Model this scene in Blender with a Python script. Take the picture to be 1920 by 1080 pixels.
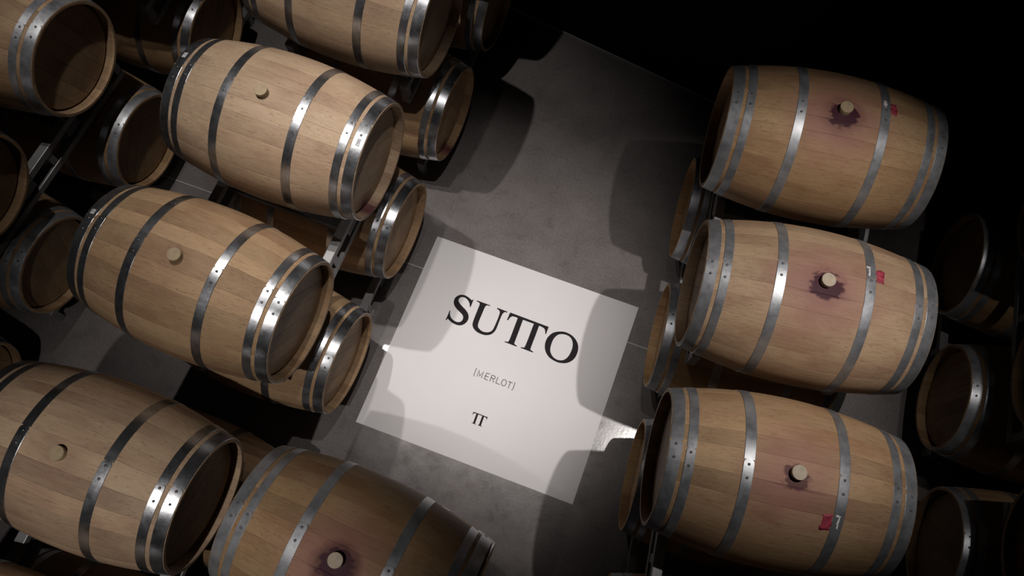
import bpy, bmesh, math, random
from mathutils import Vector, Matrix
random.seed(7)
for o in list(bpy.data.objects): bpy.data.objects.remove(o)
scene = bpy.context.scene
C = scene.collection
PI = math.pi

# ---------------------------------------------------------------- camera
cam_d = bpy.data.cameras.new('camera'); cam = bpy.data.objects.new('camera', cam_d); C.objects.link(cam)
cam_d.sensor_width = 36.0; cam_d.lens = 36.0 * 1528.9 / 1920.0
cam.location = (0.397, -0.973, 4.749); cam.rotation_euler = (0.31002, -0.0069, 0.35704)
cam_d.clip_start = 0.05
scene.camera = cam

# ---------------------------------------------------------------- world, lights, exposure
w = bpy.data.worlds.new('world'); scene.world = w; w.use_nodes = True
bg = w.node_tree.nodes['Background']
bg.inputs['Color'].default_value = (0.80, 0.85, 1.0, 1); bg.inputs['Strength'].default_value = 0.002
vs = scene.view_settings
vs.view_transform = 'Standard'; vs.look = 'None'; vs.gamma = 1.0; vs.use_curve_mapping = False
vs.exposure = 0.0

def spot(name, loc, aim, power, half, blend=0.6, col=(1.0, 0.945, 0.90), r=0.03):
    l = bpy.data.lights.new(name, 'SPOT'); l.energy = power; l.spot_size = 2*math.radians(half); l.spot_blend = blend
    l.color = col; l.shadow_soft_size = r
    o = bpy.data.objects.new(name, l); C.objects.link(o); o.location = loc
    d = Vector(aim) - Vector(loc); o.rotation_euler = d.to_track_quat('-Z', 'Y').to_euler()
    return o
spot('ceiling_spot_row_a', (-1.74, 0.85, 5.4), (-1.22, 0.62, 0.6), 365, 23, 1.0)
spot('ceiling_spot_row_a2', (-1.12, 0.62, 5.5), (-0.38, 0.15, 0.3), 215, 17.5, 1.0)
spot('ceiling_spot_row_b', (1.74, 0.64, 5.8), (1.00, 0.28, 0.6), 550, 16.5, 1.0)
spot('ceiling_spot_front', (-0.6, -2.1, 5.5), (-1.05, -1.30, 0.9), 300, 20, 1.0)
spot('ceiling_spot_aisle', (0.08, 0.58, 5.6), (-0.42, 0.15, 0.0), 280, 16, 1.0)
spot('added_fill_row_c', (-2.22, 0.60, 5.4), (-2.90, 0.45, 1.4), 110, 13, 1.0)  # added fill, no known fixture: brightens the top left corner barrel
spot('added_fill_row_d', (2.35, 0.55, 5.6), (2.75, 0.55, 0.9), 75, 18, 1.0)  # added fill, no known fixture: lifts the dark far right row

# ---------------------------------------------------------------- helpers
def link(name, mesh, parent=None, mats=None):
    o = bpy.data.objects.new(name, mesh); C.objects.link(o)
    if parent is not None: o.parent = parent
    if mats is not None and len(mesh.materials) == 0:
        for m in (mats if isinstance(mats, (list, tuple)) else [mats]): mesh.materials.append(m)
    return o
def empty(name, loc, rz=0.0, rx=0.0):
    o = bpy.data.objects.new(name, None); C.objects.link(o); o.empty_display_size = 0.1
    o.location = loc; o.rotation_euler = (rx, 0, rz); return o
def tag(o, label=None, cat=None, group=None, kind=None):
    if label: o['label'] = label
    if cat: o['category'] = cat
    if group: o['group'] = group
    if kind: o['kind'] = kind
    return o
def mesh_of(name, verts, faces, smooth=None, matidx=None):
    m = bpy.data.meshes.new(name); m.from_pydata(verts, [], faces); m.update()
    if smooth is not None: m.polygons.foreach_set('use_smooth', [bool(s) for s in smooth])
    if matidx is not None: m.polygons.foreach_set('material_index', matidx)
    return m
def box_vf(x0, x1, y0, y1, z0, z1):
    v = [(x0,y0,z0),(x1,y0,z0),(x1,y1,z0),(x0,y1,z0),(x0,y0,z1),(x1,y0,z1),(x1,y1,z1),(x0,y1,z1)]
    f = [(0,3,2,1),(4,5,6,7),(0,1,5,4),(1,2,6,5),(2,3,7,6),(3,0,4,7)]
    return v, f
def box_mesh(name, *a, bevel=0.0):
    v, f = box_vf(*a); m = mesh_of(name, v, f)
    if bevel:
        bm = bmesh.new(); bm.from_mesh(m)
        bmesh.ops.bevel(bm, geom=bm.edges[:], offset=bevel, segments=2, affect='EDGES', profile=0.5)
        bm.to_mesh(m); bm.free()
    return m

# ---------------------------------------------------------------- materials
def new_mat(name):
    m = bpy.data.materials.new(name); m.use_nodes = True
    nt = m.node_tree; b = nt.nodes['Principled BSDF']
    return m, nt, b
def N(nt, t, **kw):
    n = nt.nodes.new(t)
    for k, v in kw.items(): setattr(n, k, v)
    return n
def ramp(nt, stops):
    r = N(nt, 'ShaderNodeValToRGB'); e = r.color_ramp.elements
    while len(e) < len(stops): e.new(0.5)
    for i, (p, c) in enumerate(stops):
        e[i].position = p; e[i].color = c if len(c) == 4 else (*c, 1)
    return r
def mixc(nt, fac, a, b, mode='MIX'):
    m = N(nt, 'ShaderNodeMix', data_type='RGBA', blend_type=mode)
    def put(sock, v):
        if hasattr(v, 'is_output') or isinstance(v, bpy.types.NodeSocket): nt.links.new(v, sock)
        else: sock.default_value = v if not isinstance(v, (tuple, list)) else ((*v, 1) if len(v) == 3 else v)
    put(m.inputs[0], fac); put(m.inputs[6], a); put(m.inputs[7], b)
    return m.outputs[2]
def mth(nt, op, a, b=None, clamp=False):
    m = N(nt, 'ShaderNodeMath', operation=op); m.use_clamp = clamp
    for i, v in enumerate((a, b)):
        if v is None: continue
        if isinstance(v, bpy.types.NodeSocket): nt.links.new(v, m.inputs[i])
        else: m.inputs[i].default_value = v
    return m.outputs[0]
def attr(nt, name):
    a = N(nt, 'ShaderNodeAttribute'); a.attribute_type = 'OBJECT'; a.attribute_name = name
    return a.outputs['Fac']

def oak_material(name, head=False):
    m, nt, b = new_mat(name); L = nt.links
    tc = N(nt, 'ShaderNodeTexCoord'); oi = N(nt, 'ShaderNodeObjectInfo')
    rnd = oi.outputs['Random']
    off = N(nt, 'ShaderNodeCombineXYZ')
    L.new(mth(nt, 'MULTIPLY', rnd, 37.0), off.inputs[0]); L.new(mth(nt, 'MULTIPLY', rnd, 11.0), off.inputs[1])
    add = N(nt, 'ShaderNodeVectorMath', operation='ADD'); L.new(tc.outputs['Object'], add.inputs[0]); L.new(off.outputs[0], add.inputs[1])
    def noise(scale_vec, scale, detail=4, rough=0.55, dist=0.0, src=None):
        mp = N(nt, 'ShaderNodeMapping'); mp.inputs['Scale'].default_value = scale_vec
        L.new(src or add.outputs[0], mp.inputs[0])
        n = N(nt, 'ShaderNodeTexNoise'); n.inputs['Scale'].default_value = scale; n.inputs['Detail'].default_value = detail
        n.inputs['Roughness'].default_value = rough; n.inputs['Distortion'].default_value = dist
        L.new(mp.outputs[0], n.inputs['Vector']); return n.outputs['Fac']
    gs = (1, 14, 14) if not head else (6, 1, 14)
    grain = noise(gs, 9.0, 6, 0.6, 0.3)
    fine = noise(tuple(s*1.0 for s in ((1, 22, 22) if not head else (8, 1, 22))), 26.0, 3, 0.6)
    blotch = noise((1, 1.6, 1.6), 3.2, 3, 0.5)
    fleck = noise((1, 5, 5) if not head else (5, 1, 5), 34.0, 2, 0.5)
    base = ramp(nt, [(0.30, (0.29, 0.172, 0.092)), (0.52, (0.43, 0.283, 0.165)), (0.72, (0.52, 0.368, 0.228))])
    L.new(grain, base.inputs[0])
    col = mixc(nt, mth(nt, 'MULTIPLY', fine, 0.30), base.outputs[0], (0.30, 0.18, 0.095))
    rb = ramp(nt, [(0.36, (0.30, 0.175, 0.100)), (0.50, (0.43, 0.285, 0.165)), (0.64, (0.52, 0.365, 0.215))]); L.new(blotch, rb.inputs[0])
    col = mixc(nt, 0.5, col, rb.outputs[0])
    fl = ramp(nt, [(0.625, (0, 0, 0)), (0.69, (1, 1, 1))]); L.new(fleck, fl.inputs[0])
    col = mixc(nt, mth(nt, 'MULTIPLY', fl.outputs[0], 0.45), col, (0.15, 0.075, 0.04))
    # each stave has its own shade
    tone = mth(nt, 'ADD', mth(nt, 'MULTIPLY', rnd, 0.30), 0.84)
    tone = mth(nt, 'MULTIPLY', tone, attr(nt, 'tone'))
    hs = N(nt, 'ShaderNodeHueSaturation'); L.new(tone, hs.inputs['Value']); L.new(col, hs.inputs['Color'])
    hs.inputs['Saturation'].default_value = 1.0
    sat = attr(nt, 'warm'); L.new(sat, hs.inputs['Saturation'])
    col = hs.outputs[0]
    sep = N(nt, 'ShaderNodeSeparateXYZ'); L.new(tc.outputs['Object'], sep.inputs[0])
    X, Y, Z = sep.outputs
    if not head:
        # wine spilled round the bung hole: pink halo, dark core, streaks drawn along the grain
        nz = noise((1.0, 1.8, 1.8), 16.0, 4, 0.6, 0.2)
        nz2 = noise((1, 1, 1), 7.0, 3, 0.6)
        yo = mth(nt, 'ADD', Y, 0.020)
        d2 = mth(nt, 'ADD', mth(nt, 'POWER', mth(nt, 'ABSOLUTE', mth(nt, 'MULTIPLY', X, 0.95)), 2.0), mth(nt, 'POWER', mth(nt, 'ABSOLUTE', yo), 2.0))
        dist = mth(nt, 'SQRT', d2)
        top = mth(nt, 'GREATER_THAN', Z, 0.15)
        dn = mth(nt, 'ADD', dist, mth(nt, 'MULTIPLY', mth(nt, 'SUBTRACT', nz, 0.5), 0.10))
        core = ramp(nt, [(0.054, (1, 1, 1)), (0.068, (0, 0, 0))]); L.new(mth(nt, 'ADD', dn, attr(nt, 'core')), core.inputs[0])
        halo = ramp(nt, [(0.06, (1, 1, 1)), (0.26, (0, 0, 0))])
        L.new(mth(nt, 'ADD', dist, mth(nt, 'MULTIPLY', mth(nt, 'SUBTRACT', nz2, 0.5), 0.22)), halo.inputs[0])
        st = mth(nt, 'ADD', mth(nt, 'ADD', Y, 0.055), mth(nt, 'MULTIPLY', mth(nt, 'SUBTRACT', nz2, 0.5), 0.02))
        line = ramp(nt, [(0.002, (1, 1, 1)), (0.006, (0, 0, 0))])
        L.new(mth(nt, 'ADD', mth(nt, 'ABSOLUTE', st), mth(nt, 'MULTIPLY', mth(nt, 'ABSOLUTE', X), 0.045)), line.inputs[0])
        stain = attr(nt, 'stain')
        hf = mth(nt, 'MULTIPLY', mth(nt, 'MULTIPLY', halo.outputs[0], 0.72), mth(nt, 'MULTIPLY', stain, top))
        rosy = ramp(nt, [(0.48, (0, 0, 0)), (0.68, (1, 1, 1))]); L.new(noise((1, 1, 1), 4.5, 4, 0.6), rosy.inputs[0])
        col = mixc(nt, mth(nt, 'MULTIPLY', rosy.outputs[0], mth(nt, 'MULTIPLY', stain, 0.24)), col, (0.33, 0.15, 0.10))
        col = mixc(nt, hf, col, (0.32, 0.135, 0.125))
        wet = ramp(nt, [(0.075, (1, 1, 1)), (0.105, (0, 0, 0))])
        L.new(mth(nt, 'ADD', dist, mth(nt, 'MULTIPLY', mth(nt, 'SUBTRACT', nz2, 0.5), 0.06)), wet.inputs[0])
        col = mixc(nt, mth(nt, 'MULTIPLY', mth(nt, 'MULTIPLY', wet.outputs[0], attr(nt, 'wet')), top), col, (0.11, 0.035, 0.028))
        cf = mth(nt, 'MULTIPLY', mth(nt, 'MAXIMUM', core.outputs[0], mth(nt, 'MULTIPLY', line.outputs[0], 0.8)), mth(nt, 'MULTIPLY', stain, top))
        col = mixc(nt, mth(nt, 'MULTIPLY', cf, 0.97), col, (0.046, 0.005, 0.016))
    # wine weeping at the bottom of the head and chime
    yz = mth(nt, 'SQRT', mth(nt, 'ADD', mth(nt, 'POWER', mth(nt, 'ABSOLUTE', mth(nt, 'SUBTRACT', Y, attr(nt, 'weep_y'))), 2.0), mth(nt, 'POWER', mth(nt, 'ABSOLUTE', mth(nt, 'SUBTRACT', Z, attr(nt, 'weep_z'))), 2.0)))
    nz3 = noise((1, 1, 1), 14.0, 3, 0.6)
    wp = ramp(nt, [(0.02, (1, 1, 1)), (0.10, (0, 0, 0))]); L.new(mth(nt, 'ADD', yz, mth(nt, 'MULTIPLY', mth(nt, 'SUBTRACT', nz3, 0.5), 0.10)), wp.inputs[0])
    wf = mth(nt, 'MULTIPLY', wp.outputs[0], mth(nt, 'GREATER_THAN', X, 0.405))
    col = mixc(nt, mth(nt, 'MULTIPLY', mth(nt, 'MULTIPLY', wf, attr(nt, 'weep')), 0.85), col, (0.09, 0.012, 0.03))
    L.new(col, b.inputs['Base Color'])
    b.inputs['Roughness'].default_value = 0.62
    b.inputs['Specular IOR Level'].default_value = 0.3
    bp = N(nt, 'ShaderNodeBump'); bp.inputs['Strength'].default_value = 0.25; bp.inputs['Distance'].default_value = 0.002
    L.new(mth(nt, 'ADD', grain, mth(nt, 'MULTIPLY', fine, 0.5)), bp.inputs['Height']); L.new(bp.outputs[0], b.inputs['Normal'])
    return m
M_OAK = oak_material('oak_stave'); M_HEAD = oak_material('oak_head', True)

def steel_material(name, base, rough, metal=1.0):
    m, nt, b = new_mat(name); L = nt.links
    tc = N(nt, 'ShaderNodeTexCoord'); oi = N(nt, 'ShaderNodeObjectInfo')
    off = N(nt, 'ShaderNodeVectorMath', operation='ADD'); L.new(tc.outputs['Object'], off.inputs[0])
    cb = N(nt, 'ShaderNodeCombineXYZ'); L.new(mth(nt, 'MULTIPLY', oi.outputs['Random'], 19.0), cb.inputs[0]); L.new(cb.outputs[0], off.inputs[1])
    n = N(nt, 'ShaderNodeTexNoise'); n.inputs['Scale'].default_value = 13; n.inputs['Detail'].default_value = 5; n.inputs['Roughness'].default_value = 0.65
    L.new(off.outputs[0], n.inputs['Vector'])
    n2 = N(nt, 'ShaderNodeTexNoise'); n2.inputs['Scale'].default_value = 60; n2.inputs['Detail'].default_value = 3
    L.new(off.outputs[0], n2.inputs['Vector'])
    c = ramp(nt, [(0.3, tuple(v*0.62 for v in base)), (0.55, base), (0.75, tuple(min(1, v*1.2) for v in base))]); L.new(n.outputs['Fac'], c.inputs[0])
    hs = N(nt, 'ShaderNodeHueSaturation'); L.new(c.outputs[0], hs.inputs['Color'])
    L.new(attr(nt, 'shine'), hs.inputs['Value'])
    L.new(hs.outputs[0], b.inputs['Base Color'])
    L.new(mth(nt, 'SUBTRACT', metal, mth(nt, 'MULTIPLY', attr(nt, 'matte'), 0.38)), b.inputs['Metallic'])
    r = mth(nt, 'ADD', mth(nt, 'MULTIPLY', n.outputs['Fac'], 0.22), mth(nt, 'MULTIPLY', n2.outputs['Fac'], 0.10))
    L.new(mth(nt, 'ADD', mth(nt, 'ADD', r, rough - 0.16), mth(nt, 'MULTIPLY', attr(nt, 'matte'), 0.17)), b.inputs['Roughness'])
    bp = N(nt, 'ShaderNodeBump'); bp.inputs['Strength'].default_value = 0.16; bp.inputs['Distance'].default_value = 0.004
    L.new(n.outputs['Fac'], bp.inputs['Height']); L.new(bp.outputs[0], b.inputs['Normal'])
    return m
M_HOOP = steel_material('galvanised_hoop_steel', (0.47, 0.48, 0.505), 0.30, 0.95)
M_RIVET = steel_material('rivet_steel', (0.20, 0.20, 0.21), 0.45)

def plain(name, col, rough=0.6, metal=0.0, var=0.15, scale=20.0, spec=0.4):
    m, nt, b = new_mat(name); L = nt.links
    tc = N(nt, 'ShaderNodeTexCoord'); n = N(nt, 'ShaderNodeTexNoise'); n.inputs['Scale'].default_value = scale; n.inputs['Detail'].default_value = 4
    L.new(tc.outputs['Object'], n.inputs['Vector'])
    c = ramp(nt, [(0.3, tuple(v*(1-var) for v in col)), (0.7, tuple(min(1, v*(1+var)) for v in col))]); L.new(n.outputs['Fac'], c.inputs[0])
    L.new(c.outputs[0], b.inputs['Base Color']); b.inputs['Roughness'].default_value = rough; b.inputs['Metallic'].default_value = metal
    b.inputs['Specular IOR Level'].default_value = spec
    return m
M_BUNG = plain('bung_cork', (0.37, 0.285, 0.175), 0.6, var=0.12, scale=60)
M_BUNG2 = plain('bung_pale_wood', (0.47, 0.39, 0.29), 0.6, var=0.12, scale=60)
M_RACK = plain('rack_grey_paint', (0.23, 0.228, 0.23), 0.40, 0.2, 0.18, 12)
M_SADDLE = plain('rack_saddle_steel', (0.10, 0.10, 0.105), 0.45, 0.5, 0.2, 14)
M_PAINT = plain('red_marker_paint', (0.36, 0.045, 0.075), 0.55, var=0.35, scale=45)
M_CHALK = plain('white_chalk_mark', (0.72, 0.70, 0.70), 0.8, var=0.1)
M_LABEL = plain('paper_label', (0.62, 0.63, 0.66), 0.5, var=0.06)
M_INK = plain('label_ink', (0.16, 0.16, 0.18), 0.6, var=0.05)
M_SIGN = plain('sign_white_vinyl', (0.66, 0.645, 0.66), 0.45, var=0.02, scale=3, spec=0.35)
M_PRINT = plain('sign_black_print', (0.020, 0.017, 0.019), 0.75, var=0.1, spec=0.08)
M_PRINT2 = plain('sign_grey_print', (0.17, 0.16, 0.16), 0.5, var=0.05, spec=0.25)
M_WALL = plain('wall_black_paint', (0.006, 0.006, 0.0075), 0.8, var=0.15, scale=2, spec=0.1)
M_TRIM = plain('floor_edge_trim', (0.34, 0.34, 0.35), 0.5, var=0.1)
M_GROUT = plain('joint_grout', (0.42, 0.40, 0.39), 0.8, var=0.1)

def floor_material():
    m, nt, b = new_mat('grey_concrete_tile'); L = nt.links
    tc = N(nt, 'ShaderNodeTexCoord')
    def noise(s, d, r):
        n = N(nt, 'ShaderNodeTexNoise'); n.inputs['Scale'].default_value = s; n.inputs['Detail'].default_value = d; n.inputs['Roughness'].default_value = r
        L.new(tc.outputs['Object'], n.inputs['Vector']); return n.outputs['Fac']
    a = noise(2.6, 7, 0.62); f = noise(70, 4, 0.6); c3 = noise(9, 5, 0.7)
    base = ramp(nt, [(0.32, (0.118, 0.106, 0.106)), (0.50, (0.160, 0.145, 0.143)), (0.68, (0.200, 0.183, 0.178))]); L.new(a, base.inputs[0])
    r2 = ramp(nt, [(0.35, (0.115, 0.104, 0.105)), (0.65, (0.21, 0.19, 0.185))]); L.new(f, r2.inputs[0])
    col = mixc(nt, 0.35, base.outputs[0], r2.outputs[0])
    r3 = ramp(nt, [(0.30, (0.7, 0.7, 0.7)), (0.45, (1, 1, 1))]); L.new(c3, r3.inputs[0])
    col = mixc(nt, 0.6, col, r3.outputs[0], 'MULTIPLY')
    L.new(col, b.inputs['Base Color'])
    L.new(mth(nt, 'ADD', mth(nt, 'MULTIPLY', c3, 0.16), 0.11), b.inputs['Roughness'])
    b.inputs['Specular IOR Level'].default_value = 0.75
    bp = N(nt, 'ShaderNodeBump'); bp.inputs['Strength'].default_value = 0.08; bp.inputs['Distance'].default_value = 0.002
    L.new(f, bp.inputs['Height']); L.new(bp.outputs[0], b.inputs['Normal'])
    return m
M_FLOOR = floor_material()

# ---------------------------------------------------------------- setting: floor of large slabs, black wall behind
WA = math.atan2(1.903-2.347, 2.347+0.747)           # direction of the wall in plan
def wall_y(x, back=0.0): return 2.347 + (x+0.747)*math.tan(WA) + back
XL, XR, YB = -6.5, 6.5, -5.0
def clip_slab(x0, x1, y0, y1):
    # slab outline cut along the wall
    p = [(x0, y0), (x1, y0), (x1, min(y1, wall_y(x1))), (x0, min(y1, wall_y(x0)))]
    return p
fv, ff = box_vf(XL, XR, YB, 3.5, -0.14, -0.004)
floor = link('floor', mesh_of('floor', fv, ff), None, M_GROUT); tag(floor, 'grey concrete-look floor under the barrel stacks', None, None, 'structure')
JY = [YB, -2.61, 0.39, 3.39]; JX = [XL, -4.75, -1.75, 1.25, 4.25, XR]
for i in range(len(JY)-1):
    for j in range(len(JX)-1):
        g = 0.0035
        x0, x1, y0, y1 = JX[j]+g*0.3, JX[j+1]-g*0.3, JY[i]+g, JY[i+1]-g
        p = clip_slab(x0, x1, y0, y1)
        v = [(a, b_, -0.004) for a, b_ in p] + [(a, b_, 0.0) for a, b_ in p]
        f = [(0,3,2,1), (4,5,6,7), (0,1,5,4), (1,2,6,5), (2,3,7,6), (3,0,4,7)]
        link('floor_slab', mesh_of('floor_slab', v, f), floor, M_FLOOR)
c, s = math.cos(WA), math.sin(WA)
def wall_box(name, mat, t0, t1, z0, z1, l0=-6.0, l1=6.0):
    v, f = box_vf(l0, l1, t0, t1, z0, z1)
    v = [(-0.747 + x*c - y*s, 2.347 + x*s + y*c, z) for x, y, z in v]
    return link(name, mesh_of(name, v, f), None, mat)
tag(wall_box('wall_back', M_WALL, 0.0, 0.15, -0.02, 3.9), 'plain black painted wall behind the barrel rows', None, None, 'structure')
tag(wall_box('trim_1', M_TRIM, -0.006, 0.004, 0.0, 0.012), 'thin grey strip where floor meets black wall', None, None, 'structure')

# ---------------------------------------------------------------- barrel meshes
HL, RB, RH = 0.475, 0.3485, 0.2845
def RU(u): return RB - (RB-RH)*(abs(u)/HL)**2
NU = 18
US = [-HL + 2*HL*i/NU for i in range(NU+1)]
def stave_mesh(p0, p1):
    V, F, S = [], [], []
    th = 0.024; cols = []
    fr = [0.0, None, 0.33, 0.67, None, 1.0]
    for u in US:
        r = RU(u); ga = 0.00022/r; we = 0.0011/r; row = []
        ps = [p0+ga, p0+ga+we, p0+(p1-p0)/3, p0+(p1-p0)*2/3, p1-ga-we, p1-ga]
        for k, p in enumerate(ps):
            rr = r - (0.0005 if k in (0, 5) else 0.0)          # eased arris at the joint
            row.append(len(V)); V.append((u, -math.sin(p)*rr, math.cos(p)*rr))
        cols.append(row)
    for i in range(NU):
        for k in range(5):
            F.append((cols[i][k], cols[i][k+1], cols[i+1][k+1], cols[i+1][k])); S.append(k in (1, 2, 3))
    inn = []
    for u in US:
        r = RU(u) - th; e = abs(u) > HL-0.001
        if e: r += 0.010                                   # bevelled chime
        inn.append((len(V), len(V)+1, len(V)+2))
        for p in (p0, (p0+p1)/2, p1): V.append((u, -math.sin(p)*r, math.cos(p)*r))
    for i in range(NU):
        a, b_ = inn[i], inn[i+1]
        F.append((a[0], b_[0], b_[1], a[1])); S.append(False); F.append((a[1], b_[1], b_[2], a[2])); S.append(False)
        F.append((cols[i][0], cols[i+1][0], b_[0], a[0])); S.append(False)
        F.append((cols[i][5], a[2], b_[2], cols[i+1][5])); S.append(False)
    F.append(tuple(reversed(cols[0])) + inn[0]); S.append(False)
    F.append(tuple(cols[NU]) + tuple(reversed(inn[NU]))); S.append(False)
    m = mesh_of('stave', V, F, S)
    if m.polygons[2].normal.dot(Vector((0, V[cols[NU//2][2]][1], V[cols[NU//2][2]][2]))) < 0: m.flip_normals()
    nor = []
    for pl in m.polygons:
        for vi in pl.vertices:
            if pl.use_smooth:
                x, y, z = V[vi]; r = math.hypot(y, z); sl = 2*(RB-RH)*x/HL**2
                nor.append(Vector((sl, y/r, z/r)).normalized())
            else: nor.append(pl.normal.copy())
    m.normals_split_custom_set(nor)
    m.materials.append(M_OAK)
    return m
def stave_set(seed):
    rg = random.Random(seed); ws = [0.105]
    while sum(ws) < 2*PI*RB - 0.04: ws.append(rg.uniform(0.058, 0.105))
    k = 2*PI/sum(ws); ws = [w_*k for w_ in ws]; out = []; p = -ws[0]/2
    for w_ in ws: out.append(stave_mesh(p, p+w_)); p += w_
    return out
STAVES = [stave_set(s_) for s_ in (3, 11, 29)]

def head_board_set(side, seed):
    rg = random.Random(seed); R0 = 0.2615; ws = [rg.uniform(0.062, 0.10) for _ in range(7)]; k = 2*R0/sum(ws); ys = [-R0]
    for w_ in ws: ys.append(ys[-1] + w_*k)
    x_out, x_in = side*0.428, side*0.406; out = []
    for i in range(7):
        a, b_ = ys[i]+0.0007, ys[i+1]-0.0007
        a = max(a, -R0+0.003); b_ = min(b_, R0-0.003); pts = []
        for q in range(9):
            y = a + (b_-a)*q/8; pts.append((y, math.sqrt(max(0, R0*R0-y*y))))
        poly = pts + [(y, -z) for y, z in reversed(pts)]
        n = len(poly)
        V = [(x_out, y, z) for y, z in poly] + [(x_in, y, z) for y, z in poly]
        F = [tuple(range(n)), tuple(range(2*n-1, n-1, -1))] + [(q, n+q, n+(q+1) % n, (q+1) % n) for q in range(n)]
        m = mesh_of('head_board', V, F)
        bm = bmesh.new(); bm.from_mesh(m); bmesh.ops.recalc_face_normals(bm, faces=bm.faces[:]); bm.to_mesh(m); bm.free()
        m.materials.append(M_HEAD); out.append(m)
    return out
HEADS = {(sd, k): head_board_set(sd, 5+k) for sd in (-1, 1) for k in range(2)}

def hoop_mesh(name, u0, u1, seg=88):
    # a riveted band: the outer end laps over the inner one near the top of the barrel
    V, F, S, MI = [], [], [], []
    a0 = -0.115; cols = []
    angs = [a0, a0+0.018, a0+0.04] + [a0 + 0.04 + (2*PI-0.04)*i/seg for i in range(1, seg+1)]
    for q, p in enumerate(angs):
        t = p - a0
        off = 0.0024 + (0.0016*max(0.0, 1 - t/0.55))
        uu0, uu1 = u0, u1
        if q == 0: cut = (u1-u0)*0.22; uu0 += cut; uu1 -= cut
        if q == 1: cut = (u1-u0)*0.06; uu0 += cut; uu1 -= cut
        row = []
        e = 0.0012
        for u, o_ in ((uu0, -0.002), (uu0, off-0.0007), (uu0+e, off), (uu1-e, off), (uu1, off-0.0007), (uu1, -0.002)):
            r = RU(u) + o_; row.append(len(V)); V.append((u, -math.sin(p)*r, math.cos(p)*r))
        cols.append(row)
    for i in range(len(cols)-1):
        for k in range(5):
            F.append((cols[i][k], cols[i+1][k], cols[i+1][k+1], cols[i][k+1])); S.append(k in (1, 2, 3)); MI.append(0)
    F.append(tuple(cols[0])); S.append(False); MI.append(0)
    F.append(tuple(reversed(cols[-1]))); S.append(False); MI.append(0)
    # two domed rivets
    um = (u0+u1)/2; R_ = RU(um)
    for sp in (a0+0.055, a0+0.055+0.05/R_):
        ca = Vector((um, -math.sin(sp)*(R_+0.0037), math.cos(sp)*(R_+0.0037)))
        nrm = Vector((0, -math.sin(sp), math.cos(sp))); tu = Vector((1, 0, 0)); tv = nrm.cross(tu)
        rings = []
        for rr, h in ((0.0056, -0.001), (0.0056, 0.0008), (0.0038, 0.0026)):
            ring = []
            for k in range(10):
                a = 2*PI*k/10; q = ca + tu*math.cos(a)*rr + tv*math.sin(a)*rr + nrm*h
                ring.append(len(V)); V.append(tuple(q))
            rings.append(ring)
        tip = len(V); V.append(tuple(ca + nrm*0.0033))
        for a_, b_ in ((0, 1), (1, 2)):
            for k in range(10): F.append((rings[a_][k], rings[a_][(k+1) % 10], rings[b_][(k+1) % 10], rings[b_][k])); S.append(True); MI.append(1)
        for k in range(10): F.append((rings[2][k], rings[2][(k+1) % 10], tip)); S.append(True); MI.append(1)
    m = mesh_of(name, V, F, S, MI)
    nband = 5*(len(cols)-1)
    bm = bmesh.new(); bm.from_mesh(m); bm.normal_update()
    bmesh.ops.recalc_face_normals(bm, faces=bm.faces[:]); bm.to_mesh(m); bm.free()
    nor = []
    for q, pl in enumerate(m.polygons):
        for vi in pl.vertices:
            if q < nband and q % 5 == 2:
                x, y, z = V[vi]; r = math.hypot(y, z); nor.append(Vector((2*(RB-RH)*x/HL**2, y/r, z/r)).normalized())
            elif q < nband + 2: nor.append(pl.normal.copy())
            else: nor.append(Vector((0, 0, 0)))            # rivets keep automatic normals
    m.normals_split_custom_set(nor)
    m.materials.append(M_HOOP); m.materials.append(M_RIVET)
    return m
HOOPS = []
for nm, a, b_ in (('head_hoop', 0.425, 0.473), ('quarter_hoop', 0.373, 0.409), ('bilge_hoop', 0.158, 0.199)):
    HOOPS.append((nm, hoop_mesh(nm, a, b_))); HOOPS.append((nm, hoop_mesh(nm, -b_, -a)))

def bung_mesh():
    V, F = [], []; prof = [(0.0245, -0.03), (0.0285, 0.026), (0.0275, 0.0285), (0.0, 0.0285)]
    n = 28
    for r, z in prof[:-1]:
        for k in range(n): V.append((r*math.cos(2*PI*k/n), r*math.sin(2*PI*k/n), RB+z))
    for i in range(2):
        for k in range(n): F.append((i*n+k, i*n+(k+1) % n, (i+1)*n+(k+1) % n, (i+1)*n+k))
    F.append(tuple(range(2*n, 3*n)))
    return mesh_of('bung', V, F, [True]*n*2+[False])
BUNG = bung_mesh(); BUNG.materials.append(M_BUNG)
BUNGP = BUNG.copy(); BUNGP.materials[0] = M_BUNG2
def patch_mesh(name, u0, u1, p0, p1, off, mat, nu=4, npn=6, jag=0.0, seed=1):
    rg = random.Random(seed); V, F = [], []
    for i in range(nu+1):
        for k in range(npn+1):
            u = u0+(u1-u0)*i/nu; p = p0+(p1-p0)*k/npn
            if i in (0, nu): u += rg.uniform(-jag, jag)
            if k in (0, npn): p += rg.uniform(-jag, jag)/RB
            r = RU(u)+off; V.append((u, -math.sin(p)*r, math.cos(p)*r))
    for i in range(nu):
        for k in range(npn):
            a = i*(npn+1)+k; F.append((a, a+npn+1, a+npn+2, a+1))
    m = mesh_of(name, V, F, [True]*len(F))
    bm = bmesh.new(); bm.from_mesh(m)
    r = bmesh.ops.extrude_face_region(bm, geom=bm.faces[:])
    for v in [g_ for g_ in r['geom'] if isinstance(g_, bmesh.types.BMVert)]:
        d = Vector((0, v.co.y, v.co.z)).normalized(); v.co += d*0.0004
    bmesh.ops.recalc_face_normals(bm, faces=bm.faces[:]); bm.to_mesh(m); bm.free()
    m.materials.append(mat); return m

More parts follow.
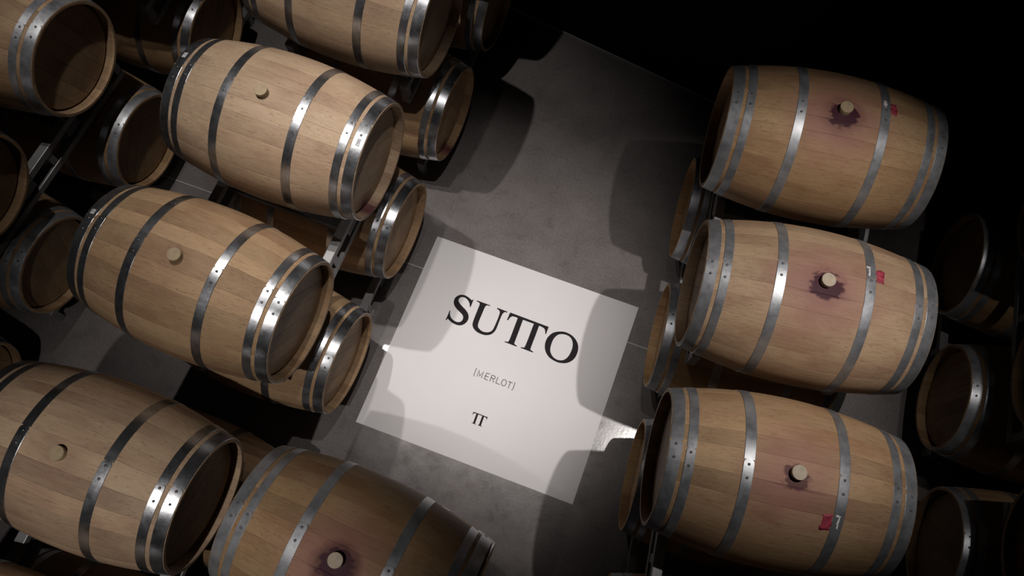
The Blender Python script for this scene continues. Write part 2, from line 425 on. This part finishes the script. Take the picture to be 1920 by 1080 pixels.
ZU, ZL = 1.30, 0.47
def barrel(x, y, z, yaw, label, group, tone=1.0, warm=1.0, stain=0.0, shine=1.0, matte=0.0, wet=0.0, core=0.0, roll=0.0, var=0, hang=None, weep=None, pale=False, bu=0.0, lap=0.0):
    rg = random.Random(int(abs(x*1000)+abs(y*7000)+z*100))
    root = empty('wine_barrel', (x, y, z), yaw, roll); tag(root, label, 'barrel', group)
    def props(o):
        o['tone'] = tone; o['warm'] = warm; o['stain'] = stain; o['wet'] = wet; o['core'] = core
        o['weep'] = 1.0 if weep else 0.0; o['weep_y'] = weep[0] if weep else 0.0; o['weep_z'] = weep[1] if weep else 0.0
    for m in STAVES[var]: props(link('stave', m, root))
    for sd in (-1, 1):
        ang = hang if hang is not None else rg.uniform(0, PI)
        for m in HEADS[(sd, var % 2)]:
            o = link('head_board', m, root); o.rotation_euler = (ang, 0, 0); props(o)
            if weep:                                       # stain position follows the turned board
                cy, sy = math.cos(-ang), math.sin(-ang)
                o['weep_y'] = weep[0]*cy - weep[1]*sy; o['weep_z'] = weep[0]*sy + weep[1]*cy
            o['tone'] = tone*0.86
    for nm, m in HOOPS:
        o = link(nm, m, root); o.rotation_euler = (lap + rg.uniform(-0.09, 0.09), 0, 0); o['shine'] = shine*rg.uniform(0.9, 1.08); o['matte'] = matte
    b = link('bung', BUNGP if pale else BUNG, root); b.location = (bu, 0, 0)
    return root

# ---------------------------------------------------------------- racks
def arc_plate(name, r, half, y0, wid, th, up=True):
    # curved saddle: a strip bent round the barrel, wid along the axis
    V, F = [], []; n = 10
    for i in range(n+1):
        a = -half + 2*half*i/n
        for rr in (r, r+th):
            for xx in (-wid/2, wid/2): V.append((xx, math.sin(a)*rr, (-1 if up else 1)*math.cos(a)*rr))
    for i in range(n):
        k = 4*i
        F += [(k, k+1, k+5, k+4), (k+2, k+6, k+7, k+3), (k, k+4, k+6, k+2), (k+1, k+3, k+7, k+5)]
    F += [(0, 2, 3, 1), (4*n, 4*n+1, 4*n+3, 4*n+2)]
    m = mesh_of(name, V, F)
    bm = bmesh.new(); bm.from_mesh(m); bmesh.ops.recalc_face_normals(bm, faces=bm.faces[:]); bm.to_mesh(m); bm.free()
    m.materials.append(M_SADDLE); return m
UR = 0.335
SAD = arc_plate('saddle', RU(UR)+0.004, math.radians(40), 0, 0.05, 0.008)
SADD = arc_plate('saddle_foot', RU(UR)+0.004, math.radians(24), 0, 0.05, 0.008, False)
_cache = {}
def rack(b1, b2, z, yaw, label, group, ground):
    # b1, b2: plan positions of the two barrels it carries
    mx, my = (b1[0]+b2[0])/2, (b1[1]+b2[1])/2; half = math.hypot(b1[0]-b2[0], b1[1]-b2[1])/2
    zb = 0.0 if ground else z-0.498
    root = empty('barrel_rack', (mx, my, zb), yaw); tag(root, label, 'rack', group)
    ax = z - zb                                            # barrel axis above rack base
    top = ax - RU(UR) - 0.014; ln = half + 0.235
    key = (round(ln, 3), round(top, 3))
    if key not in _cache:
        _cache[key] = (box_mesh('rail', -0.024, 0.024, -ln, ln, top-0.044, top, bevel=0.004),
                       box_mesh('lower_rail', -0.024, 0.024, -ln, ln, 0.0, 0.04, bevel=0.004),
                       box_mesh('post', -0.02, 0.02, -0.02, 0.02, 0.038 if not ground else 0.0, top-0.042),
                       box_mesh('cross_channel', -UR-0.022, UR+0.022, -0.05, 0.05, top-0.098 if not ground else 0.02, top-0.046, bevel=0.004),
                       box_mesh('gusset', -0.018, 0.018, -0.004, 0.004, -0.02, 0.075))
        for m in _cache[key][:4]: m.materials.append(M_RACK)
        _cache[key][3].materials[0] = M_SADDLE
        _cache[key][4].materials.append(M_SADDLE)
    rail, low, post, chan, gus = _cache[key]
    for sx in (-1, 1):
        o = link('rail', rail, root); o.location = (sx*UR, 0, 0)
        if not ground: o = link('lower_rail', low, root); o.location = (sx*UR, 0, 0)
        for yy in (-ln+0.02, 0.0, ln-0.02):
            o = link('post', post, root); o.location = (sx*UR, yy, 0)
        for sy in (-1, 1):
            o = link('saddle', SAD, root); o.location = (sx*UR, sy*half, ax)
            for e in (-1, 1):
                o = link('gusset', gus, root); o.location = (sx*UR, sy*half + e*0.19, top)
                o.rotation_euler = (-e*0.25, 0, 0)
    for yy in (-0.2, 0.2):
        o = link('cross_channel', chan, root); o.location = (0, yy, 0)
    return root
LET_S = [(-0.2964, 0.3149), (-0.3052, 0.3029), (-0.3193, 0.31), (-0.336, 0.3155), (-0.3533, 0.3184), (-0.3746, 0.3151), (-0.3904, 0.3058), (-0.4024, 0.2912), (-0.4067, 0.2738), (-0.4034, 0.2532), (-0.3942, 0.2383), (-0.382, 0.2279), (-0.3651, 0.2176), (-0.3453, 0.2084), (-0.3296, 0.201), (-0.3189, 0.1918), (-0.3135, 0.1805), (-0.3131, 0.1675), (-0.3181, 0.1557), (-0.3279, 0.1481), (-0.3425, 0.1446), (-0.3594, 0.1468), (-0.3765, 0.1536), (-0.3887, 0.1639), (-0.3978, 0.1787), (-0.4025, 0.1969), (-0.4068, 0.1979), (-0.4072, 0.1619), (-0.4085, 0.13), (-0.4052, 0.1313), (-0.3986, 0.1446), (-0.3865, 0.1383), (-0.3711, 0.1319), (-0.352, 0.1281), (-0.3324, 0.1273), (-0.3162, 0.1307), (-0.3018, 0.1388), (-0.2899, 0.1531), (-0.2833, 0.1688), (-0.2819, 0.1858), (-0.2862, 0.2024), (-0.2958, 0.217), (-0.3079, 0.2274), (-0.3248, 0.2377), (-0.3445, 0.247), (-0.3609, 0.2558), (-0.3725, 0.2648), (-0.3799, 0.2738), (-0.3806, 0.2853), (-0.3765, 0.2952), (-0.3664, 0.3024), (-0.3526, 0.3042), (-0.3364, 0.3002), (-0.3214, 0.2907), (-0.3101, 0.2782), (-0.3007, 0.2601), (-0.296, 0.2612)]
LET_U = [(-0.2757, 0.3139), (-0.1883, 0.3133), (-0.1893, 0.3076), (-0.2037, 0.3065), (-0.2113, 0.3013), (-0.2146, 0.2891), (-0.2155, 0.2704), (-0.216, 0.2387), (-0.2166, 0.207), (-0.2158, 0.1842), (-0.2119, 0.1659), (-0.2033, 0.156), (-0.1871, 0.1473), (-0.1699, 0.144), (-0.1518, 0.1465), (-0.1357, 0.1542), (-0.1243, 0.166), (-0.119, 0.1811), (-0.1175, 0.1981), (-0.1162, 0.2282), (-0.116, 0.2613), (-0.1178, 0.2871), (-0.1217, 0.2973), (-0.1286, 0.303), (-0.1424, 0.3072), (-0.1429, 0.3137), (-0.0758, 0.3122), (-0.0768, 0.3062), (-0.0913, 0.3041), (-0.0975, 0.2951), (-0.101, 0.2789), (-0.1019, 0.2534), (-0.1018, 0.2237), (-0.1014, 0.1976), (-0.1032, 0.1772), (-0.1094, 0.1601), (-0.1195, 0.1449), (-0.137, 0.1328), (-0.157, 0.1269), (-0.1789, 0.1259), (-0.2022, 0.1286), (-0.2211, 0.1362), (-0.2369, 0.1483), (-0.2459, 0.1631), (-0.2492, 0.1799), (-0.2504, 0.2075), (-0.2505, 0.2407), (-0.2505, 0.2739), (-0.2514, 0.2969), (-0.2576, 0.3047), (-0.2759, 0.3085)]
LET_TT = [(-0.0603, 0.3134), (0.1893, 0.3103), (0.1892, 0.2621), (0.185, 0.2605), (0.177, 0.2811), (0.1679, 0.2907), (0.1536, 0.2952), (0.1325, 0.2965), (0.1327, 0.2743), (0.1331, 0.2253), (0.1324, 0.1796), (0.1328, 0.1441), (0.1368, 0.1375), (0.155, 0.1331), (0.1538, 0.1278), (0.0755, 0.129), (0.0755, 0.1339), (0.0915, 0.1367), (0.0969, 0.1435), (0.098, 0.1618), (0.0988, 0.2027), (0.0985, 0.2467), (0.0985, 0.2969), (0.0292, 0.2973), (0.0291, 0.2716), (0.0301, 0.2259), (0.0301, 0.1834), (0.0303, 0.1445), (0.0338, 0.1377), (0.0514, 0.1329), (0.0507, 0.1278), (-0.0269, 0.1289), (-0.0268, 0.1344), (-0.0121, 0.1357), (-0.0061, 0.1406), (-0.0039, 0.156), (-0.004, 0.1984), (-0.0045, 0.2425), (-0.0044, 0.2959), (-0.0189, 0.2981), (-0.0373, 0.2962), (-0.0468, 0.2876), (-0.0514, 0.2743), (-0.0554, 0.2612), (-0.0616, 0.2632)]
LET_O = [(0.2657, 0.3083), (0.2863, 0.3142), (0.3114, 0.3145), (0.3385, 0.3089), (0.3631, 0.296), (0.3828, 0.2787), (0.3967, 0.2554), (0.4025, 0.2291), (0.4023, 0.2007), (0.3951, 0.1749), (0.3804, 0.1527), (0.3609, 0.1372), (0.3414, 0.1291), (0.3134, 0.1237), (0.2852, 0.126), (0.2575, 0.1335), (0.2348, 0.1482), (0.2178, 0.1676), (0.2074, 0.1895), (0.2025, 0.2136), (0.2035, 0.2387), (0.2114, 0.2626), (0.2242, 0.2831), (0.244, 0.2984)]
LET_OI = [(0.2801, 0.2962), (0.3013, 0.3002), (0.3249, 0.2973), (0.3439, 0.2862), (0.357, 0.2664), (0.3639, 0.2431), (0.3652, 0.2177), (0.3621, 0.1908), (0.3534, 0.1657), (0.3394, 0.1489), (0.3246, 0.1415), (0.3034, 0.1379), (0.2817, 0.1426), (0.2625, 0.1547), (0.2494, 0.1717), (0.2433, 0.1875), (0.2403, 0.2097), (0.2399, 0.2355), (0.2448, 0.2607), (0.2554, 0.2804), (0.267, 0.2905)]
LET_TS = [(-0.0489, -0.3251), (0.0393, -0.3253), (0.0396, -0.3422), (0.0381, -0.3427), (0.0352, -0.3356), (0.0318, -0.3322), (0.0268, -0.3307), (0.0193, -0.3303), (0.0195, -0.3381), (0.0198, -0.3553), (0.0198, -0.3714), (0.0202, -0.384), (0.0216, -0.3863), (0.0281, -0.3878), (0.0277, -0.3897), (-0.0002, -0.3895), (-0.0002, -0.3877), (0.0055, -0.3867), (0.0074, -0.3843), (0.0077, -0.3778), (0.0078, -0.3634), (0.0075, -0.3479), (0.0072, -0.3303), (-0.0173, -0.3304), (-0.0172, -0.3394), (-0.0167, -0.3554), (-0.0165, -0.3704), (-0.0163, -0.3841), (-0.015, -0.3865), (-0.0088, -0.3881), (-0.009, -0.3899), (-0.0366, -0.3898), (-0.0366, -0.3879), (-0.0314, -0.3874), (-0.0292, -0.3856), (-0.0285, -0.3802), (-0.0287, -0.3652), (-0.029, -0.3497), (-0.0291, -0.331), (-0.0342, -0.3303), (-0.0407, -0.3311), (-0.0441, -0.3341), (-0.0457, -0.3388), (-0.047, -0.3433), (-0.0492, -0.3427)]
LET_M = [[(-0.123, -0.0786), (-0.1269, -0.0841), (-0.1258, -0.1062), (-0.1264, -0.1208), (-0.123, -0.1276)], [(-0.1068, -0.1223), (-0.1065, -0.0844), (-0.0919, -0.1159), (-0.078, -0.0842), (-0.0782, -0.1228)], [(-0.0392, -0.0841), (-0.0589, -0.0843), (-0.0607, -0.121), (-0.0395, -0.1226)], [(-0.0604, -0.1033), (-0.0413, -0.1034)], [(-0.0249, -0.1236), (-0.0246, -0.0851), (-0.008, -0.0852), (-0.0016, -0.0916), (-0.0042, -0.1014), (-0.0238, -0.1016)], [(-0.0108, -0.1047), (-0.0025, -0.1223)], [(0.0124, -0.0848), (0.0119, -0.1209), (0.0351, -0.1218)], [(0.0517, -0.0844), (0.0616, -0.0855), (0.0692, -0.0931), (0.0705, -0.1093), (0.0663, -0.1188), (0.0587, -0.1217), (0.0483, -0.1192), (0.0431, -0.1116), (0.0433, -0.0956), (0.0461, -0.0882), (0.0517, -0.0844)], [(0.0799, -0.0859), (0.1035, -0.0858)], [(0.0914, -0.0872), (0.0917, -0.1236)], [(0.1154, -0.0798), (0.1186, -0.0865), (0.119, -0.1086), (0.1185, -0.1199), (0.1144, -0.1278)]]

# ---------------------------------------------------------------- barrels
GL, GR = 'barrels stacked left of the floor sign', 'barrels stacked right of the floor sign'
GF, GH = 'barrels in the far left row', 'barrels in the far right row'
T  = barrel(-1.251, 1.258, ZU, -0.023, 'pale oak barrel on the upper tier, cut off by the top edge of the photo', GL, 1.0, 0.88, shine=1.0, var=1)
A  = barrel(-1.236, 0.432, ZU, -0.007, 'bright oak barrel on the upper tier with wine stain low on its head', GL, 1.06, 0.86, shine=1.1, roll=0.045, var=0, hang=0.75, weep=(-0.17, -0.20), bu=-0.012)
B  = barrel(-1.244, -0.385, ZU, -0.034, 'brown oak upper tier barrel directly left of the sign, small label on its far rim', GL, 0.89, 1.02, stain=0.10, shine=1.0, var=2)
Cb = barrel(-1.284, -1.245, ZU, 0.005, 'unstained oak upper tier barrel in the lower left with its bung near the left edge', GL, 0.98, 0.88, stain=0.08, shine=0.95, var=1, roll=-0.02)
E_ = barrel(-1.30, -2.06, ZU, -0.01, 'barrel in the bottom left corner, only its top edge showing', GL, 0.95, 1.0, var=0)
T0 = barrel(-1.262, 2.045, ZU, -0.023, 'upper tier barrel against the black wall just above the top edge', GL, 1.0, 0.95, var=2)
L1 = barrel(-1.245, 2.024, ZL, -0.023, 'lower tier barrel nearest the black wall, at the top of the photo', GL, 0.9, 1.05, var=0)
L2 = barrel(-1.218, 1.222, ZL, -0.023, 'lower tier barrel with purple wine stain at the bottom of its rim', GL, 0.95, 1.05, var=1, weep=(-0.12, -0.255))
L3 = barrel(-1.206, 0.437, ZL, -0.023, 'lower tier barrel whose clean round head faces the top left corner of the sign', GL, 1.0, 1.02, var=2, lap=0.35)
L4 = barrel(-1.200, -0.371, ZL, -0.023, 'lower tier barrel whose head faces the left edge of the sign', GL, 1.0, 1.02, var=0, lap=0.3)
L5 = barrel(-1.25, -1.235, ZL, -0.01, 'shadowed lower tier barrel between the lower left barrel and the bottom one', GL, 0.6, 1.05, var=1)  # shade put into the wood colour: low tone, front spot still reaches it
L6 = barrel(-1.28, -2.06, ZL, -0.01, 'lower tier barrel hidden under the bottom left corner barrel', GL, 0.9, 1.05, var=2)
D  = barrel(-0.154, -1.226, ZU, -0.062, 'weathered barrel at the bottom edge, dark wine ring round a pale bung', GL, 0.80, 1.08, stain=1.0, shine=0.95, var=2, pale=True, wet=0.75, bu=-0.008, roll=-0.01, matte=0.8)
D2 = barrel(-0.15, -1.226, ZL, -0.05, 'lower tier barrel hidden beneath the weathered bottom edge barrel', GL, 0.9, 1.05, var=0)
R1 = barrel(1.130, 1.223, ZU, 0.127, 'dim upper tier barrel next to the black wall with dark spill at its bung', GR, 0.90, 1.08, wet=0.3, stain=1.0, shine=0.85, var=0, bu=0.0, matte=0.8)
R2 = barrel(1.243, 0.434, ZU, 0.128, 'bright upper tier barrel, middle of the right row, purple splash below its bung', GR, 1.02, 0.92, pale=True, wet=0.15, stain=1.0, shine=0.92, var=1, matte=0.6)
R3 = barrel(1.320, -0.340, ZU, 0.142, 'brown upper tier barrel in the lower right with rosy halo round the bung', GR, 0.88, 1.04, pale=True, stain=0.8, core=0.014, shine=0.82, var=2, matte=0.8)
R4 = barrel(1.43, -1.12, ZU, 0.142, 'upper tier barrel just below the bottom edge on the right', GR, 0.9, 1.05, stain=0.6, var=0, matte=0.8)
M1 = barrel(1.156, 1.170, ZL, 0.118, 'lower tier barrel whose rim peeks out under the dim barrel by the wall', GR, 0.85, 1.15, var=1, matte=0.6)
M2 = barrel(1.243, 0.404, ZL, 0.118, 'lower tier barrel whose rim faces the top right corner of the sign', GR, 0.9, 1.12, var=2, matte=0.6)
M3 = barrel(1.344, -0.347, ZL, 0.118, 'lower tier barrel peeking out beside the bright glint on the floor', GR, 0.9, 1.12, var=0, matte=0.6)
M4 = barrel(1.43, -1.12, ZL, 0.13, 'lower tier barrel barely showing at the bottom edge right of the sign', GR, 0.9, 1.1, var=1, matte=0.6)
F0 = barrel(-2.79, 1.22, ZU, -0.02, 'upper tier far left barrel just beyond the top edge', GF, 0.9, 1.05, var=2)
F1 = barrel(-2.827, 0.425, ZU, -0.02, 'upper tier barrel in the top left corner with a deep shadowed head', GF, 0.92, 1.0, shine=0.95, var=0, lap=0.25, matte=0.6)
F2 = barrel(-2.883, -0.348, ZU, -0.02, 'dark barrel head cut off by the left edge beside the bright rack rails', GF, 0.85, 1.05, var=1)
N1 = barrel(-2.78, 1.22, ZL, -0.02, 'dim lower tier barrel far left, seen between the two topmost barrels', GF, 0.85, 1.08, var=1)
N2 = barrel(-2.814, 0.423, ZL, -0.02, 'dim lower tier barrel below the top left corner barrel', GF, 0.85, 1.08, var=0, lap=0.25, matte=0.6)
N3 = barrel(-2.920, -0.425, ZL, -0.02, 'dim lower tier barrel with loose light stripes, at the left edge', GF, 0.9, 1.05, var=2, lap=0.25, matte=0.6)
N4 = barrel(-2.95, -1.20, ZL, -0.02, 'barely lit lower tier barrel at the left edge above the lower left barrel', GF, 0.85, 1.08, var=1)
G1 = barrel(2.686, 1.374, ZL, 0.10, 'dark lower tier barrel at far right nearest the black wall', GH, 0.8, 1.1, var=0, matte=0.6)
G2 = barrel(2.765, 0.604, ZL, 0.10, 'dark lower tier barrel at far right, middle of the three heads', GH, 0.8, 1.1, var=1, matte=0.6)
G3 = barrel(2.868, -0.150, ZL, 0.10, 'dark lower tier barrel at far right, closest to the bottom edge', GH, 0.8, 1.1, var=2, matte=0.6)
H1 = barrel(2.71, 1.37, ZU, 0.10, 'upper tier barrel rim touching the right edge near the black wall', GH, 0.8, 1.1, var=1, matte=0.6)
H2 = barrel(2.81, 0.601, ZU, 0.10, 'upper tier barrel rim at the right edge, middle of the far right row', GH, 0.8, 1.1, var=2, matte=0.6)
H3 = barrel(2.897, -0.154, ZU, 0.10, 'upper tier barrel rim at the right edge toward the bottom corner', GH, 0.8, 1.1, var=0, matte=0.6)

# paint and chalk marks, rim labels
def add(name, root, *a, **k): return link(name, patch_mesh(name, *a, **k), root)
add('paint_mark', R2, 0.201, 0.236, -0.33, -0.15, 0.0003, M_PAINT, jag=0.004, seed=2)
add('chalk_mark', R2, 0.168, 0.174, -0.31, -0.19, 0.0035, M_CHALK, jag=0.002, seed=3)
add('chalk_mark', R2, 0.160, 0.176, -0.335, -0.31, 0.0035, M_CHALK, jag=0.003, seed=4)
add('paint_mark', R3, 0.118, 0.156, 0.36, 0.54, 0.0003, M_PAINT, jag=0.004, seed=5)
add('chalk_mark', R3, 0.176, 0.182, 0.37, 0.51, 0.0035, M_CHALK, jag=0.003, seed=6)
add('chalk_mark', R3, 0.166, 0.184, 0.35, 0.375, 0.0035, M_CHALK, jag=0.003, seed=7)
add('chalk_mark', R1, 0.168, 0.182, -0.30, -0.17, 0.0035, M_CHALK, jag=0.004, seed=8)
add('paint_mark', R1, 0.201, 0.228, -0.28, -0.10, 0.0003, M_PAINT, jag=0.004, seed=9)
def rim_label(root, u0, u1, p0, p1):
    lb = add('rim_label', root, u0, u1, p0, p1, 0.0032, M_LABEL)
    for q in range(3):
        uu = u0 + (u1-u0)*(0.25+0.22*q)
        link('label_line', patch_mesh('label_line', uu, uu+(u1-u0)*0.09, p0+(p1-p0)*0.15, p0+(p1-p0)*(0.85-0.12*q), 0.0037, M_INK, nu=1), lb)
rim_label(A, 0.440, 0.458, 0.10, 0.22)
rim_label(A, -0.462, -0.442, -0.30, -0.20)
rim_label(B, -0.462, -0.442, -0.22, -0.14)

# ---------------------------------------------------------------- racks under them
def P(o): return (o.location.x, o.location.y)
RKL, RKR = 'racks of the left rows', 'racks of the right rows'
def pair(u1, u2, l1, l2, yaw, name, group):
    rack(P(u1), P(u2), ZU, yaw, 'grey steel two-barrel rack in the upper tier ' + name, group, False)
    rack(P(l1), P(l2), ZL, yaw, 'grey steel two-barrel rack on the floor ' + name, group, True)
pair(T0, T, L1, L2, -0.02, 'beside the black wall at the top', RKL)
pair(A, B, L3, L4, -0.015, 'left of the sign, rails showing between barrels', RKL)
pair(Cb, E_, L5, L6, 0.01, 'in the bottom left', RKL)
pair(R1, R2, M1, M2, 0.135, 'right of the sign toward the wall', RKR)
pair(R3, R4, M3, M4, 0.14, 'with pale rails at the bottom right', RKR)
pair(F1, F2, N2, N3, -0.07, 'with bright rails at the left edge', RKL)
rack(P(F0), (F0.location.x+0.03, F0.location.y+0.8), ZU, -0.03, 'grey steel upper rack beyond the top left corner', RKL, False)
rack(P(N1), (N1.location.x+0.03, N1.location.y+0.8), ZL, -0.03, 'grey steel floor rack at the top left by the wall', RKL, True)
rack(P(N4), (N4.location.x-0.04, N4.location.y-0.8), ZL, -0.03, 'grey steel floor rack at the left edge, lower half', RKL, True)
pair(H1, H2, G1, G2, 0.12, 'at the far right near the wall', RKR)
rack(P(D), (D.location.x-0.05, D.location.y-0.82), ZU, -0.06, 'grey steel rack carrying the weathered bottom edge barrel', RKL, False)
rack(P(D2), (D2.location.x-0.05, D2.location.y-0.82), ZL, -0.06, 'grey steel floor rack hidden under the bottom edge barrel', RKL, True)
rack(P(H3), (H3.location.x+0.09, H3.location.y-0.78), ZU, 0.11, 'grey steel upper rack at the far right bottom', RKR, False)
rack(P(G3), (G3.location.x+0.09, G3.location.y-0.78), ZL, 0.11, 'grey steel floor rack at the far right bottom', RKR, True)

# ---------------------------------------------------------------- floor sign
SG = [(-0.657, 0.617), (0.660, 0.616), (0.663, -0.618), (-0.667, -0.619)]
sign = empty('floor_sign', (0, 0, 0)); tag(sign, 'large white square floor sign printed with black serif lettering', 'sign')
th = 0.003
v = [(x, y, 0.0) for x, y in SG] + [(x, y, th) for x, y in SG]
link('panel', mesh_of('panel', v, [(0,1,2,3), (7,6,5,4), (0,4,5,1), (1,5,6,2), (2,6,7,3), (3,7,4,0)]), sign, M_SIGN)
def flat_letter(name, outline, mat, hole=None, h=0.0006):
    cu = bpy.data.curves.new(name, 'CURVE'); cu.dimensions = '2D'; cu.fill_mode = 'BOTH'; cu.extrude = h/2
    for pts in ([outline] + ([hole] if hole else [])):
        sp = cu.splines.new('POLY'); sp.points.add(len(pts)-1); sp.use_cyclic_u = True
        for i, (x, y) in enumerate(pts): sp.points[i].co = (x, y, 0, 1)
    tmp = bpy.data.objects.new('tmp', cu); C.objects.link(tmp)
    dg = bpy.context.evaluated_depsgraph_get(); m = bpy.data.meshes.new_from_object(tmp.evaluated_get(dg)); m.name = name
    bpy.data.objects.remove(tmp); bpy.data.curves.remove(cu)
    m.materials.clear(); o = link(name, m, sign, mat); o.location.z = th + h/2 + 0.0001
    return o
def smooth_poly(pts, n=3):
    # rounded outline: Catmull-Rom where the turn is gentle, sharp corners kept
    out = []; k = len(pts)
    def sharp(i):
        a, b_, c_ = Vector(pts[i-1]), Vector(pts[i]), Vector(pts[(i+1) % k])
        d1, d2 = b_-a, c_-b_
        return d1.length < 1e-6 or d2.length < 1e-6 or d1.angle(d2) > 0.75
    sh = [sharp(i) for i in range(k)]
    for i in range(k):
        p0, p1, p2, p3 = (Vector(pts[(i+q) % k]) for q in (-1, 0, 1, 2))
        if sh[i]: p0 = p1
        if sh[(i+1) % k]: p3 = p2
        for q in range(n):
            t = q/n
            r = 0.5*((2*p1) + (p2-p0)*t + (2*p0-5*p1+4*p2-p3)*t*t + (3*p1-p0-3*p2+p3)*t**3)
            out.append((r.x, r.y))
    return out
tag(flat_letter('letter_s', smooth_poly(LET_S), M_PRINT), 'black serif letter S')
tag(flat_letter('letter_u', smooth_poly(LET_U), M_PRINT), 'black serif letter U')
tag(flat_letter('letter_double_t', LET_TT, M_PRINT), 'two joined black serif letters TT')
tag(flat_letter('letter_o', smooth_poly(LET_O), M_PRINT, smooth_poly(LET_OI)), 'black serif letter O')
tag(flat_letter('emblem_double_t', LET_TS, M_PRINT), 'small black TT emblem')
def stroke_mesh(name, polys, wd):
    V, F = [], []; h = 0.0005
    for pts in polys:
        n = len(pts); closed = (Vector(pts[0])-Vector(pts[-1])).length < 1e-6; rows = []
        for i in range(n):
            a = Vector(pts[i-1]) if i > 0 else (Vector(pts[-2]) if closed else None)
            c_ = Vector(pts[i+1]) if i < n-1 else (Vector(pts[1]) if closed else None)
            p = Vector(pts[i]); d1 = (p-a).normalized() if a is not None else (c_-p).normalized(); d2 = (c_-p).normalized() if c_ is not None else d1
            t = (d1+d2); t = t.normalized() if t.length > 1e-4 else d1
            nrm = Vector((-t.y, t.x)); k = 1.0/max(0.45, nrm.dot(Vector((-d1.y, d1.x))))
            e = Vector((0, 0))
            if a is None: e = -d2*wd*0.3
            if c_ is None: e = d1*wd*0.3
            q1, q2 = p+e+nrm*wd/2*k, p+e-nrm*wd/2*k
            rows.append(len(V)); V += [(q1.x, q1.y, h), (q2.x, q2.y, h), (q1.x, q1.y, 0), (q2.x, q2.y, 0)]
        for i in range(n-1):
            a, b_ = rows[i], rows[i+1]
            F += [(a, a+1, b_+1, b_), (a+2, b_+2, b_+3, a+3), (a, b_, b_+2, a+2), (a+1, a+3, b_+3, b_+1)]
    m = mesh_of(name, V, F)
    bm = bmesh.new(); bm.from_mesh(m); bmesh.ops.recalc_face_normals(bm, faces=bm.faces[:]); bm.to_mesh(m); bm.free()
    return m
def letter(name, idx, lab):
    o = link(name, stroke_mesh(name, [LET_M[i] for i in idx], 0.0052), sign, M_PRINT2); o.location.z = th + 0.0001; tag(o, lab)
letter('bracket', [0], 'thin grey opening bracket'); letter('letter_m', [1], 'thin grey letter M'); letter('letter_e', [2, 3], 'thin grey letter E')
letter('letter_r', [4, 5], 'thin grey letter R'); letter('letter_l', [6], 'thin grey letter L'); letter('letter_o', [7], 'thin grey letter O')
letter('letter_t', [8, 9], 'thin grey letter T'); letter('bracket', [10], 'thin grey closing bracket')
